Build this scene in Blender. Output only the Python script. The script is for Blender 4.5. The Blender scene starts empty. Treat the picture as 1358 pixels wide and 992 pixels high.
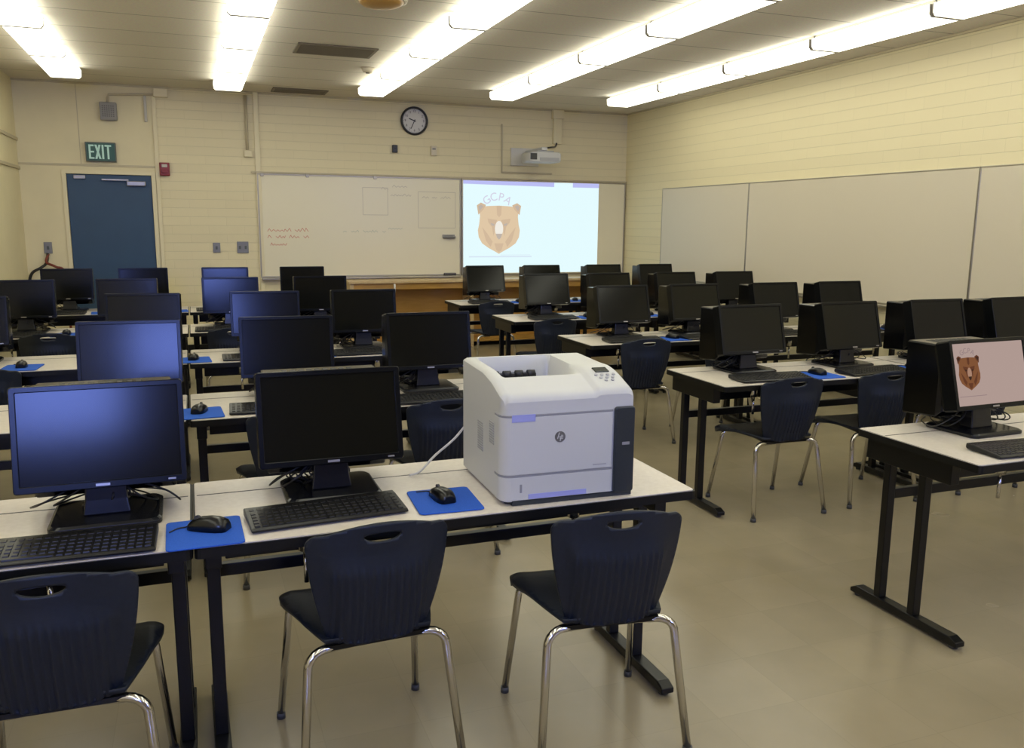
import bpy, bmesh, math, random
from mathutils import Vector, Matrix
from mathutils.geometry import delaunay_2d_cdt
random.seed(7)
S = bpy.context.scene
COL = S.collection
PI = math.pi
R = math.radians

# ------------------------------------------------------------------ materials
def mat(name, col, rough=0.5, metal=0.0, spec=0.5, emit=None, es=0.0, coat=0.0):
    m = bpy.data.materials.new(name); m.use_nodes = True
    b = m.node_tree.nodes['Principled BSDF']
    b.inputs['Base Color'].default_value = (*col, 1)
    b.inputs['Roughness'].default_value = rough
    b.inputs['Metallic'].default_value = metal
    b.inputs['Specular IOR Level'].default_value = spec
    if coat: b.inputs['Coat Weight'].default_value = coat; b.inputs['Coat Roughness'].default_value = 0.15
    if emit:
        b.inputs['Emission Color'].default_value = (*emit, 1); b.inputs['Emission Strength'].default_value = es
    return m
def nodes(m): return m.node_tree.nodes, m.node_tree.links, m.node_tree.nodes['Principled BSDF']
def add_noise(m, c1, c2, scale=6.0, detail=4.0, bump=0.0, stretch=None):
    n, l, b = nodes(m)
    tc = n.new('ShaderNodeTexCoord'); mp = n.new('ShaderNodeMapping')
    if stretch: mp.inputs['Scale'].default_value = stretch
    nz = n.new('ShaderNodeTexNoise'); nz.inputs['Scale'].default_value = scale; nz.inputs['Detail'].default_value = detail
    rp = n.new('ShaderNodeValToRGB')
    rp.color_ramp.elements[0].position = .3; rp.color_ramp.elements[1].position = .7
    rp.color_ramp.elements[0].color = (*c1, 1); rp.color_ramp.elements[1].color = (*c2, 1)
    l.new(tc.outputs['Object'], mp.inputs['Vector']); l.new(mp.outputs['Vector'], nz.inputs['Vector'])
    l.new(nz.outputs['Fac'], rp.inputs['Fac']); l.new(rp.outputs['Color'], b.inputs['Base Color'])
    if bump:
        bp = n.new('ShaderNodeBump'); bp.inputs['Strength'].default_value = bump; bp.inputs['Distance'].default_value = .002
        l.new(nz.outputs['Fac'], bp.inputs['Height']); l.new(bp.outputs['Normal'], b.inputs['Normal'])
    return m

WALL_C = (.75, .665, .43)
def brick_mat(name, base, axis):
    """long painted blocks in running bond; axis = the horizontal world axis of the wall"""
    m = mat(name, base, .55)
    n, l, b = nodes(m)
    g = n.new('ShaderNodeNewGeometry'); sx = n.new('ShaderNodeSeparateXYZ'); cb = n.new('ShaderNodeCombineXYZ')
    l.new(g.outputs['Position'], sx.inputs[0]); l.new(sx.outputs[axis], cb.inputs['X']); l.new(sx.outputs['Z'], cb.inputs['Y'])
    br = n.new('ShaderNodeTexBrick'); br.offset = .5
    br.inputs['Scale'].default_value = 1.0
    br.inputs['Brick Width'].default_value = .41; br.inputs['Row Height'].default_value = .102
    br.inputs['Mortar Size'].default_value = .004; br.inputs['Mortar Smooth'].default_value = .6
    c = Vector(base)
    br.inputs['Color1'].default_value = (*(c*1.02), 1); br.inputs['Color2'].default_value = (*(c*.97), 1)
    br.inputs['Mortar'].default_value = (*(c*.86), 1)
    b2 = n.new('ShaderNodeTexBrick'); b2.offset = .0
    for i_ in br.inputs:
        if i_.type in ('VALUE', 'RGBA') and not i_.is_linked: b2.inputs[i_.name].default_value = i_.default_value
    b2.inputs['Brick Width'].default_value = 60.0
    a5 = n.new('ShaderNodeVectorMath'); a5.operation = 'ADD'; a5.inputs[1].default_value = (20, 0, 0)
    l.new(cb.outputs[0], a5.inputs[0]); l.new(a5.outputs[0], b2.inputs['Vector'])
    l.new(cb.outputs[0], br.inputs['Vector'])
    mc = n.new('ShaderNodeMix'); mc.data_type = 'RGBA'; mc.inputs[0].default_value = .30
    l.new(b2.outputs['Color'], mc.inputs[6]); l.new(br.outputs['Color'], mc.inputs[7]); l.new(mc.outputs[2], b.inputs['Base Color'])
    mf = n.new('ShaderNodeMix'); mf.inputs[0].default_value = .30
    l.new(b2.outputs['Fac'], mf.inputs[2]); l.new(br.outputs['Fac'], mf.inputs[3])
    nz = n.new('ShaderNodeTexNoise'); nz.inputs['Scale'].default_value = 40; nz.inputs['Detail'].default_value = 3
    l.new(g.outputs['Position'], nz.inputs['Vector'])
    mx = n.new('ShaderNodeMath'); mx.operation = 'MULTIPLY_ADD'; mx.inputs[1].default_value = .12
    inv = n.new('ShaderNodeMath'); inv.operation = 'SUBTRACT'; inv.inputs[0].default_value = 1.0
    l.new(mf.outputs[0], inv.inputs[1]); l.new(nz.outputs['Fac'], mx.inputs[0]); l.new(inv.outputs[0], mx.inputs[2])
    bp = n.new('ShaderNodeBump'); bp.inputs['Strength'].default_value = .4; bp.inputs['Distance'].default_value = .006
    l.new(mx.outputs[0], bp.inputs['Height']); l.new(bp.outputs['Normal'], b.inputs['Normal'])
    return m
def plank_mat(name, base):
    """ceiling planks that run across the room, seams every 0.61 m in Y"""
    m = mat(name, base, .85, spec=.2)
    n, l, b = nodes(m)
    g = n.new('ShaderNodeNewGeometry'); sx = n.new('ShaderNodeSeparateXYZ'); cb = n.new('ShaderNodeCombineXYZ')
    l.new(g.outputs['Position'], sx.inputs[0])
    br = n.new('ShaderNodeTexBrick'); br.offset = .0
    br.inputs['Scale'].default_value = 1.0; br.inputs['Brick Width'].default_value = 40.0; br.inputs['Row Height'].default_value = .61
    br.inputs['Mortar Size'].default_value = .007; br.inputs['Mortar Smooth'].default_value = .3
    ad = n.new('ShaderNodeMath'); ad.operation = 'ADD'; ad.inputs[1].default_value = 20.0
    l.new(sx.outputs['X'], ad.inputs[0]); l.new(ad.outputs[0], cb.inputs['X']); l.new(sx.outputs['Y'], cb.inputs['Y'])
    l.new(cb.outputs[0], br.inputs['Vector'])
    c = Vector(base)
    br.inputs['Color1'].default_value = (*c, 1); br.inputs['Color2'].default_value = (*(c*.96), 1); br.inputs['Mortar'].default_value = (*(c*.42), 1)
    nz = n.new('ShaderNodeTexNoise'); nz.inputs['Scale'].default_value = 60; nz.inputs['Detail'].default_value = 4
    l.new(g.outputs['Position'], nz.inputs['Vector'])
    mixc = n.new('ShaderNodeMix'); mixc.data_type = 'RGBA'; mixc.blend_type = 'MULTIPLY'; mixc.inputs[0].default_value = .25
    l.new(br.outputs['Color'], mixc.inputs[6]); l.new(nz.outputs['Color'], mixc.inputs[7]); l.new(mixc.outputs[2], b.inputs['Base Color'])
    return m
def tile_mat(name, base):
    """polished vinyl floor tiles, 0.305 m, mottled"""
    m = mat(name, base, .22, spec=.5)
    n, l, b = nodes(m)
    g = n.new('ShaderNodeNewGeometry')
    br = n.new('ShaderNodeTexBrick'); br.offset = .0
    br.inputs['Scale'].default_value = 1.0; br.inputs['Brick Width'].default_value = .305; br.inputs['Row Height'].default_value = .305
    br.inputs['Mortar Size'].default_value = .0012; br.inputs['Mortar Smooth'].default_value = .2
    c = Vector(base)
    br.inputs['Color1'].default_value = (*(c*1.03), 1); br.inputs['Color2'].default_value = (*(c*.96), 1); br.inputs['Mortar'].default_value = (*(c*.90), 1)
    l.new(g.outputs['Position'], br.inputs['Vector'])
    nz = n.new('ShaderNodeTexNoise'); nz.inputs['Scale'].default_value = 3.5; nz.inputs['Detail'].default_value = 4
    l.new(g.outputs['Position'], nz.inputs['Vector'])
    rp = n.new('ShaderNodeValToRGB'); rp.color_ramp.elements[0].color = (.90, .90, .88, 1); rp.color_ramp.elements[1].color = (1.07, 1.07, 1.07, 1)
    rp.color_ramp.elements[0].position = .2; rp.color_ramp.elements[1].position = .8
    l.new(nz.outputs['Fac'], rp.inputs['Fac'])
    mixc = n.new('ShaderNodeMix'); mixc.data_type = 'RGBA'; mixc.blend_type = 'MULTIPLY'; mixc.inputs[0].default_value = 1
    l.new(br.outputs['Color'], mixc.inputs[6]); l.new(rp.outputs['Color'], mixc.inputs[7]); l.new(mixc.outputs[2], b.inputs['Base Color'])
    n2 = n.new('ShaderNodeTexNoise'); n2.inputs['Scale'].default_value = 3; n2.inputs['Detail'].default_value = 2
    l.new(g.outputs['Position'], n2.inputs['Vector'])
    mr = n.new('ShaderNodeMapRange'); mr.inputs['To Min'].default_value = .20; mr.inputs['To Max'].default_value = .30
    l.new(n2.outputs['Fac'], mr.inputs['Value']); l.new(mr.outputs['Result'], b.inputs['Roughness'])
    return m

M = {}
M['brick_x'] = brick_mat('painted_block_back', WALL_C, 'X')
M['brick_y'] = brick_mat('painted_block_side', WALL_C, 'Y')
M['plaster'] = add_noise(mat('cream_plaster', WALL_C, .6), (.72, .64, .415), (.765, .68, .44), 3)
M['ceiling'] = plank_mat('ceiling_planks', (.80, .74, .65))
M['floor'] = tile_mat('vinyl_tiles', (.285, .238, .152))
M['trim'] = mat('cream_trim', (.52, .45, .30), .5)
M['panel'] = mat('pale_panel', (.70, .62, .46), .6)
M['laminate'] = add_noise(mat('table_laminate', (.62, .56, .48), .35), (.60, .54, .46), (.66, .60, .52), 60, 3)
M['black_edge'] = mat('black_edge', (.003, .003, .003), .45, spec=.3)
M['black_steel'] = mat('black_steel', (.003, .003, .0032), .34, spec=.35)
M['slot'] = mat('slot_black', (.02, .018, .015), .6)
M['chrome'] = mat('chrome', (.62, .60, .56), .16, 1.0)
M['navy'] = add_noise(mat('navy_plastic', (.008, .012, .022), .45, spec=.35), (.0075, .011, .020), (.009, .0135, .025), 90, 3, .15)
M['rubber'] = mat('grey_glide', (.05, .05, .05), .6)
M['bezel'] = mat('monitor_bezel', (.003, .0035, .004), .24, spec=.22)
M['case'] = mat('computer_case', (.002, .002, .002), .15, spec=.42)
M['screen'] = mat('lcd_off', (.0050, .0052, .0036), .15, spec=.23)
M['base'] = mat('stand_plastic', (.005, .0055, .008), .25, spec=.4)
M['led'] = mat('silver_badge', (.35, .33, .30), .35, .8)
M['key_body'] = mat('keyboard_body', (.006, .006, .007), .35, spec=.35)
M['keys'] = mat('keyboard_keys', (.010, .0095, .008), .4, spec=.35)
M['pad'] = add_noise(mat('blue_cloth', (.025, .10, .48), .8, spec=.2), (.022, .092, .45), (.028, .11, .52), 200, 2)
M['mouse'] = mat('mouse_plastic', (.005, .005, .005), .28, spec=.4)
M['cable'] = mat('cable_black', (.012, .011, .010), .45)
M['white_cable'] = mat('cable_white', (.62, .60, .55), .5)
M['print_white'] = mat('printer_white', (.53, .53, .515), .42)
M['print_grey'] = mat('printer_grey_line', (.25, .25, .27), .5)
M['print_dark'] = mat('printer_dark', (.022, .028, .034), .32)
M['roller'] = mat('roller_black', (.012, .012, .016), .4)
M['tape'] = mat('blue_tape', (.32, .34, .66), .4)
M['lcd'] = mat('small_display', (.03, .035, .03), .2)
M['logo_grey'] = mat('logo_grey', (.20, .20, .20), .35, .6)
M['logo_light'] = mat('logo_light', (.55, .55, .54), .4)
M['vent_grey'] = mat('vent_grey', (.36, .36, .37), .6)
M['door'] = add_noise(mat('blue_paint', (.022, .062, .125), .45), (.021, .058, .118), (.024, .066, .132), 4)
M['door_frame'] = mat('door_frame_paint', (.74, .66, .43), .45)
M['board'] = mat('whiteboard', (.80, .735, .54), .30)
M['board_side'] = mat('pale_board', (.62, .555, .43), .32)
M['rear_wall'] = add_noise(mat('dark_rear_wall', (.24, .19, .12), .8, spec=.1), (.22, .17, .11), (.26, .21, .13), 30)  # unseen wall, darkened to dim what the screens reflect
M['alu'] = mat('aluminium', (.42, .38, .30), .35, .8)
M['tray'] = mat('wood_rail', (.55, .38, .18), .5)
M['brown'] = add_noise(mat('brown_wood', (.46, .25, .05), .45), (.43, .23, .042), (.50, .28, .06), 5, 4, 0, (1, 1, 8))
M['wood_top'] = add_noise(mat('tan_wood', (.55, .40, .20), .4), (.52, .37, .18), (.58, .43, .22), 6, 4, 0, (8, 1, 1))
M['exit_green'] = mat('exit_green', (.015, .085, .055), .4)
M['exit_white'] = mat('exit_letters', (.42, .62, .52), .4, emit=(.45, .75, .6), es=.12)
M['exit_frame'] = mat('exit_frame', (.10, .11, .09), .4)
M['red'] = mat('alarm_red', (.22, .012, .010), .4)
M['red_cable'] = mat('cable_red', (.18, .03, .015), .5)
M['speaker'] = mat('speaker_grey', (.28, .27, .26), .6)
M['speaker_hole'] = mat('speaker_mesh', (.15, .14, .14), .7)
M['plate'] = mat('steel_plate', (.25, .24, .21), .4, .7)
M['clock_face'] = mat('clock_face', (.62, .60, .56), .35)
M['clock_black'] = mat('clock_black', (.010, .009, .008), .35)
M['proj'] = mat('projector_shell', (.50, .50, .50), .28, .2)
M['proj_plate'] = mat('projector_plate', (.60, .58, .55), .4)
M['proj_dark'] = mat('projector_dark', (.03, .03, .03), .3)
M['vent'] = mat('ceiling_vent', (.16, .13, .09), .6)
M['amber'] = mat('amber_dome', (.45, .25, .06), .4)
M['detector'] = mat('detector', (.62, .55, .42), .5)
M['fixture'] = mat('fixture_white', (.50, .47, .41), .45)
M['ink_red'] = mat('marker_red', (.60, .20, .12), .5)
M['ink_grey'] = mat('marker_grey', (.56, .50, .38), .5)
M['ink_green'] = mat('marker_green', (.53, .53, .40), .5)
M['eraser'] = mat('eraser_felt', (.05, .05, .06), .8)
LIGHT_E = 4.5
M['diffuser'] = mat('lit_diffuser', (.8, .8, .75), .4, emit=(1.0, 1.0, .84), es=LIGHT_E)

def emis(name, col, s=1.0):
    m = bpy.data.materials.new(name); m.use_nodes = True
    n = m.node_tree.nodes; l = m.node_tree.links
    n.remove(n['Principled BSDF'])
    e = n.new('ShaderNodeEmission'); e.inputs['Color'].default_value = (*col, 1); e.inputs['Strength'].default_value = s
    l.new(e.outputs[0], n['Material Output'].inputs['Surface'])
    return m
# ------------------------------------------------------------------ mesh helpers
class MB:
    def __init__(s): s.v = []; s.f = []; s.sm = []
    def add(s, vs, fs, smooth=False, mtx=None):
        b = len(s.v)
        s.v += [tuple(mtx @ Vector(p)) if mtx else tuple(p) for p in vs]
        s.f += [tuple(b+i for i in f) for f in fs]; s.sm += [smooth]*len(fs); return s
    def box(s, x0, x1, y0, y1, z0, z1, mtx=None):
        vs = [(x0,y0,z0),(x1,y0,z0),(x1,y1,z0),(x0,y1,z0),(x0,y0,z1),(x1,y0,z1),(x1,y1,z1),(x0,y1,z1)]
        return s.add(vs, [(0,3,2,1),(4,5,6,7),(0,1,5,4),(1,2,6,5),(2,3,7,6),(3,0,4,7)], False, mtx)
    def loft(s, rings, cap=True, smooth=True, closed=True, mtx=None):
        n = len(rings[0]); vs = [p for r in rings for p in r]; fs = []
        for i in range(len(rings)-1):
            for j in range(n if closed else n-1):
                k = (j+1) % n
                fs.append((i*n+j, i*n+k, (i+1)*n+k, (i+1)*n+j))
        s.add(vs, fs, smooth, mtx)
        if cap:
            b = len(s.v)-len(vs)
            s.f.append(tuple(b+j for j in reversed(range(n)))); s.sm.append(False)
            s.f.append(tuple(b+(len(rings)-1)*n+j for j in range(n))); s.sm.append(False)
        return s
    def tube(s, pts, r, n=10, mtx=None, cap=True):
        pts = [Vector(p) for p in pts]; rings = []
        up = Vector((0,0,1)); t0 = (pts[1]-pts[0]).normalized()
        if abs(t0.dot(up)) > .95: up = Vector((1,0,0))
        nrm = (up - t0*up.dot(t0)).normalized()
        for i, p in enumerate(pts):
            t = (pts[min(i+1,len(pts)-1)]-pts[max(i-1,0)]).normalized()
            nrm = (nrm - t*nrm.dot(t)).normalized(); bn = t.cross(nrm)
            rr = r[i] if isinstance(r, (list, tuple)) else r
            rings.append([p + rr*(math.cos(2*PI*j/n)*nrm + math.sin(2*PI*j/n)*bn) for j in range(n)])
        return s.loft(rings, cap, True, True, mtx)
    def cyl(s, c, r, h, axis='z', n=24, r2=None, mtx=None):
        r2 = r if r2 is None else r2; rings = []
        for rr, t in ((r, 0), (r2, h)):
            ring = []
            for j in range(n):
                a = 2*PI*j/n; u, w = rr*math.cos(a), rr*math.sin(a)
                p = {'z': (u, w, t), 'y': (u, t, -w), 'x': (t, u, w)}[axis]
                ring.append((c[0]+p[0], c[1]+p[1], c[2]+p[2]))
            rings.append(ring)
        return s.loft(rings, True, True, True, mtx)
    def prism(s, poly, t0, t1, plane='xz', mtx=None, smooth=False):
        """polygon (a,b) in plane, extruded along the third axis"""
        def P(a, b, t): return {'xz': (a, t, b), 'xy': (a, b, t), 'yz': (t, a, b)}[plane]
        return s.loft([[P(a, b, t0) for a, b in poly], [P(a, b, t1) for a, b in poly]], True, smooth, True, mtx)
    def flat(s, poly, y, mtx=None):
        """a flat polygon facing -Y"""
        return s.add([(a, y, b) for a, b in poly], [tuple(range(len(poly)))], False, mtx)
    def build(s, name, material, parent=None, loc=None, bevel=0, seg=2, subsurf=0):
        me = bpy.data.meshes.new(name); me.from_pydata(s.v, [], s.f)
        for p, q in zip(me.polygons, s.sm): p.use_smooth = q
        bm = bmesh.new(); bm.from_mesh(me); bmesh.ops.recalc_face_normals(bm, faces=bm.faces); bm.to_mesh(me); bm.free()
        me.materials.append(material); me.update()
        o = bpy.data.objects.new(name, me); COL.objects.link(o)
        if parent: o.parent = parent
        if loc: o.location = loc
        if bevel:
            md = o.modifiers.new('bevel', 'BEVEL'); md.width = bevel; md.segments = seg; md.limit_method = 'ANGLE'; md.angle_limit = R(40)
            md.harden_normals = False
        return o
def smooth_path(pts, n=6):
    """Catmull-Rom through pts"""
    P = [Vector(p) for p in pts]; P = [2*P[0]-P[1]] + P + [2*P[-1]-P[-2]]; out = []
    for i in range(1, len(P)-2):
        for k in range(n):
            t = k/n; a, b, c, d = P[i-1:i+3]
            out.append(.5*((2*b)+(c-a)*t+(2*a-5*b+4*c-d)*t*t+(3*b-a-3*c+d)*t**3))
    out.append(P[-2]); return out
def rrect(x0, x1, y0, y1, r, n=5):
    out = []
    for cx, cy, a0 in ((x1-r, y0+r, -90), (x1-r, y1-r, 0), (x0+r, y1-r, 90), (x0+r, y0+r, 180)):
        for k in range(n+1):
            a = R(a0+90*k/n); out.append((cx+r*math.cos(a), cy+r*math.sin(a)))
    return out
def tag(o, label, cat, group=None):
    o['label'] = label; o['category'] = cat
    if group: o['group'] = group
    return o
def thing(name, label, cat, loc=(0,0,0), rz=0, group=None):
    o = bpy.data.objects.new(name, None); COL.objects.link(o); o.empty_display_size = .1
    o.location = loc; o.rotation_euler = (0, 0, rz)
    return tag(o, label, cat, group)
def struct(o): o['kind'] = 'structure'; return o
def kids(o): return [c for c in bpy.data.objects if c.parent == o]
def copy_tree(root, loc, rz, label, group=None):
    def rec(o, parent):
        c = o.copy(); COL.objects.link(c)
        if parent: c.parent = parent
        for ch in TREE[o.name]: rec(ch, c)
        return c
    TREE = {}
    def scan(o):
        TREE[o.name] = kids(o)
        for ch in TREE[o.name]: scan(ch)
    scan(root)
    r = rec(root, None); r.location = loc; r.rotation_euler = (0, 0, rz); r['label'] = label
    if group: r['group'] = group
    return r
class Proto:
    """first placement moves the built thing itself, later ones copy it"""
    def __init__(s, root): s.root = root; s.used = False
    def put(s, loc, rz, label, group=None):
        if not s.used:
            s.used = True; r = s.root; r.location = loc; r.rotation_euler = (0, 0, rz); r['label'] = label
            if group: r['group'] = group
            return r
        r = copy_tree(s.root, loc, rz, label, group)
        if not group and 'group' in r: del r['group']
        return r
def text_mesh(txt, size, mtx, extrude=.001):
    cu = bpy.data.curves.new('t', 'FONT'); cu.body = txt; cu.size = size; cu.align_x = 'CENTER'; cu.align_y = 'CENTER'; cu.extrude = extrude
    o = bpy.data.objects.new('t', cu); COL.objects.link(o)
    dg = bpy.context.evaluated_depsgraph_get(); dg.update()
    me = bpy.data.meshes.new_from_object(o.evaluated_get(dg))
    mb = MB(); mb.add([tuple(v.co) for v in me.vertices], [tuple(p.vertices) for p in me.polygons], False, mtx)
    bpy.data.objects.remove(o); bpy.data.curves.remove(cu); bpy.data.meshes.remove(me)
    return mb
FACE = Matrix.Rotation(PI/2, 4, 'X')            # text lying in XY -> standing, read from -Y

# ------------------------------------------------------------------ room
XL, XR, YB, YF, ZC = -1.75, 5.80, 11.0, -3.2, 3.10
struct(MB().box(XL-.2, XR+.2, YF-.2, YB+.2, -.15, 0).build('floor', M['floor']))
struct(MB().box(XL-.2, XR+.2, YF-.2, YB+.2, ZC, ZC+.15).build('ceiling', M['ceiling']))
struct(MB().box(XR, XR+.2, YF-.2, YB+.2, 0, ZC).build('wall_right', M['brick_y']))
struct(MB().box(XL-.2, XL, YF-.2, YB+.2, 0, ZC).build('wall_left', M['plaster']))
DX0, DX1, DZ = -1.285, -.395, 2.10              # door opening
mb = MB().box(XL, DX0-.045, YB, YB+.2, 0, ZC).box(DX1+.045, -.30, YB, YB+.2, 0, ZC).box(DX0-.045, DX1+.045, YB, YB+.2, DZ+.045, ZC)
struct(mb.build('wall_back', M['plaster']))
struct(MB().box(-.30, XR, YB, YB+.2, 0, ZC).build('wall_back_block', M['brick_x'])); bpy.data.objects['wall_back_block'].name = 'wall_back_right'
# front wall (behind the camera) with a window band that lets the blue daylight in
W = [(-1.62, -.45, 1.90, 2.90), (4.6, 5.5, 1.90, 2.90)]  # second opening is an unseen window added for blue fill light
mb = MB()
xs = [XL, W[0][0], W[0][1], W[1][0], W[1][1], XR]
for i in range(5):
    if i == 1 or i == 3:
        w = W[i//2]
        mb.box(xs[i], xs[i+1], YF-.2, YF, 0, w[2]).box(xs[i], xs[i+1], YF-.2, YF, w[3], ZC)
    else: mb.box(xs[i], xs[i+1], YF-.2, YF, 0, ZC)
struct(mb.build('wall_front', M['rear_wall']))
glass = bpy.data.materials.new('window_glass'); glass.use_nodes = True
n = glass.node_tree.nodes; l = glass.node_tree.links; n.remove(n['Principled BSDF'])
tr = n.new('ShaderNodeBsdfTransparent'); gl = n.new('ShaderNodeBsdfGlossy'); gl.inputs['Roughness'].default_value = .02
mx = n.new('ShaderNodeMixShader'); mx.inputs[0].default_value = .06
l.new(tr.outputs[0], mx.inputs[1]); l.new(gl.outputs[0], mx.inputs[2]); l.new(mx.outputs[0], n['Material Output'].inputs['Surface'])
for k, (x0, x1, z0, z1) in enumerate(W):
    mb = MB(); t = .05
    mb.box(x0, x1, YF-.12, YF+.01, z0, z0+t).box(x0, x1, YF-.12, YF+.01, z1-t, z1)
    mb.box(x0, x0+t, YF-.12, YF+.01, z0+t, z1-t).box(x1-t, x1, YF-.12, YF+.01, z0+t, z1-t)
    wo = struct(mb.build('window_%d' % (k+1), M['door_frame'], bevel=.004))
    MB().box(x0+t, x1-t, YF-.07, YF-.064, z0+t, z1-t).build('pane', glass, wo)
    ld = bpy.data.lights.new('sky_portal', 'AREA'); ld.shape = 'RECTANGLE'; ld.size = x1-x0; ld.size_y = z1-z0; ld.cycles.is_portal = True
    lo = bpy.data.objects.new('sky_portal', ld); COL.objects.link(lo); lo.location = ((x0+x1)/2, YF-.22, (z0+z1)/2); lo.rotation_euler = (R(90), 0, 0)
# baseboards
struct(MB().box(XL, DX0-.05, YB-.012, YB, 0, .10).box(DX1+.05, XR, YB-.012, YB, 0, .10).build('baseboard_back', M['black_edge'], bevel=.003))
struct(MB().box(XR-.012, XR, YF, YB-.013, 0, .10).build('baseboard_right', M['black_edge'], bevel=.003))
struct(MB().box(XL, XL+.012, YF, YB-.013, 0, .10).build('baseboard_left', M['black_edge'], bevel=.003))
# left wall trims, back wall joints and raceways
struct(MB().box(XL, XL+.018, YF, YB, 2.44, 2.475).build('trim_1', M['trim'], bevel=.003))
struct(MB().box(XL, XL+.018, YF, YB, 2.13, 2.165).build('trim_2', M['trim'], bevel=.003))
struct(MB().box(XL, -.345, YB-.006, YB, 2.185, 2.21).build('trim_3', M['trim'], bevel=.002))
struct(MB().box(-1.125, -1.118, YB-.004, YB, 2.21, ZC).build('trim_4', M['trim']))
struct(MB().box(-.345, -.300, YB-.02, YB, 0.1, 2.98).build('trim_5', M['door_frame'], bevel=.004))
struct(MB().box(.775, .835, YB-.028, YB, 0.1, ZC).build('trim_6', M['door_frame'], bevel=.004))
struct(MB().box(XL+.0, XR, YB-.025, YB, ZC-.02, ZC).build('trim_7', M['trim'], bevel=.003))
struct(MB().box(XR-.02, XR, YF, YB-.03, ZC-.02, ZC).build('trim_8', M['trim'], bevel=.003))
# door
d = struct(MB().box(DX0+.003, DX1-.003, YB+.01, YB+.055, .008, DZ-.003).build('door_1', M['door'], bevel=.003))
f = MB().box(DX0-.045, DX0, YB-.015, YB+.08, 0, DZ+.045).box(DX1, DX1+.045, YB-.015, YB+.08, 0, DZ+.045).box(DX0, DX1, YB-.015, YB+.08, DZ, DZ+.045)
f.box(DX0, DX0+.03, YB+.0565, YB+.08, 0, DZ).box(DX1-.03, DX1, YB+.0565, YB+.08, 0, DZ).box(DX0+.03, DX1-.03, YB+.0565, YB+.08, DZ-.03, DZ)
f.build('door_frame', M['door_frame'], d, bevel=.002)
struct(MB().box(DX0-.1, DX1+.1, YB+.205, YB+.25, -.1, DZ+.2).build('door_light_block', M['plaster']))  # unseen slab added behind the door to stop outside light leaking in
MB().box(-.66, -.46, YB-.05, YB+.01, 1.975, 2.03).build('door_closer', M['led'], d, bevel=.008)
MB().box(-.92, -.64, YB-.045, YB-.025, 2.03, 2.05).build('closer_arm', M['led'], d, bevel=.004)
MB().box(-1.21, -1.09, YB-.02, YB+.01, 2.045, 2.085).build('door_holder', M['led'], d, bevel=.005)
MB().cyl((-1.20, YB+.01, 1.0), .032, -.05, 'y').tube([(-1.20, YB-.05, 1.0), (-1.09, YB-.055, 1.0)], .011).build('door_handle', M['chrome'], d)

# ------------------------------------------------------------------ ceiling lights
def make_light():
    t = thing('ceiling_light', '', 'ceiling light')
    L, w, z1, z0 = 1.205, .15, ZC-.001, 2.99
    MB().box(-w*.75, w*.75, -L/2, L/2, z1-.035, z1).build('housing', M['fixture'], t)
    prof = [(-w, z1-.03), (-w*.98, z0+.02), (-w*.86, z0), (w*.86, z0), (w*.98, z0+.02), (w, z1-.03)]
    mb = MB().loft([[(a, y, b) for a, b in prof] for y in (-L/2+.01, L/2-.01)], True, False)
    mb.build('diffuser', M['diffuser'], t)
    for s in (-1, 1):
        MB().prism([(a*1.02, b if b > z0+.03 else b-.004) for a, b in prof], s*(L/2-.005)-.005, s*(L/2-.005)+.005).build('end_cap', M['fixture'], t)
    return t
light = Proto(make_light())
LROW = [(-1.10, 9.97, 'leftmost'), (.465, 10.2, 'second from left'), (2.0, 9.98, 'middle'), (3.46, 9.68, 'second from right'), (4.93, 9.62, 'rightmost')]
ORD = ['first', 'second', 'third', 'fourth', 'fifth', 'sixth', 'seventh', 'eighth', 'ninth', 'tenth', 'eleventh']
for x, ye, nm in LROW:
    for k in range(10):
        light.put((x, ye-.61-1.22*k, 0), 0, 'lit fluorescent ceiling light, %s row, %s fixture out from the back wall' % (nm, ORD[k]), 'fluorescent lights in five ceiling rows')
# ceiling vents, detector, dome
def vent(x0, x1, y0, y1, label):
    t = thing('ceiling_vent', label, 'vent', ((x0+x1)/2, (y0+y1)/2, 0), 0, 'dark ceiling vents')
    a, b = (x1-x0)/2, (y1-y0)/2; z = ZC-.001
    MB().box(-a, a, -b, -b+.03, z-.012, z).box(-a, a, b-.03, b, z-.012, z).box(-a, -a+.03, -b+.03, b-.03, z-.012, z).box(a-.03, a, -b+.03, b-.03, z-.012, z).build('vent_frame', M['fixture'] if 0 else M['vent'], t, bevel=.003)
    mb = MB(); k = 0; y = -b+.04
    while y < b-.04:
        mb.box(-a+.03, a-.03, y, y+.012, z-.010, z-.002, None); y += .028
    mb.build('louver', M['vent'], t)
vent(.95, 1.65, 7.85, 8.30, 'dark louvered ceiling vent in the middle of the planks')
vent(.97, 1.60, 10.48, 10.80, 'dark louvered ceiling vent close to the back wall')
t = thing('smoke_detector', 'small cream smoke detector on ceiling beside the larger vent', 'smoke detector', (1.74, 8.84, 0))
MB().cyl((0, 0, ZC-.045), .045, .044, 'z', 20, .07).build('detector_body', M['detector'], t)
MB().cyl((0, 0, ZC-.055), .02, .012, 'z', 14).build('detector_eye', M['vent'], t)
t = thing('ceiling_speaker', 'round amber dome on ceiling cut by the top edge of the photo', 'ceiling speaker', (1.32, 6.18, 0))
rings = [[(r*math.cos(2*PI*j/28), r*math.sin(2*PI*j/28), z) for j in range(28)] for r, z in ((.155, ZC-.001), (.155, ZC-.02), (.13, ZC-.04), (.07, ZC-.052), (.012, ZC-.055))]
MB().loft(rings).build('dome', M['amber'], t)
rings = [[(r*math.cos(2*PI*j/28), r*math.sin(2*PI*j/28), z) for j in range(28)] for r, z in ((.185, ZC-.001), (.18, ZC-.014), (.156, ZC-.016))]
MB().loft(rings).build('rim', M['detector'], t)

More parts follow.
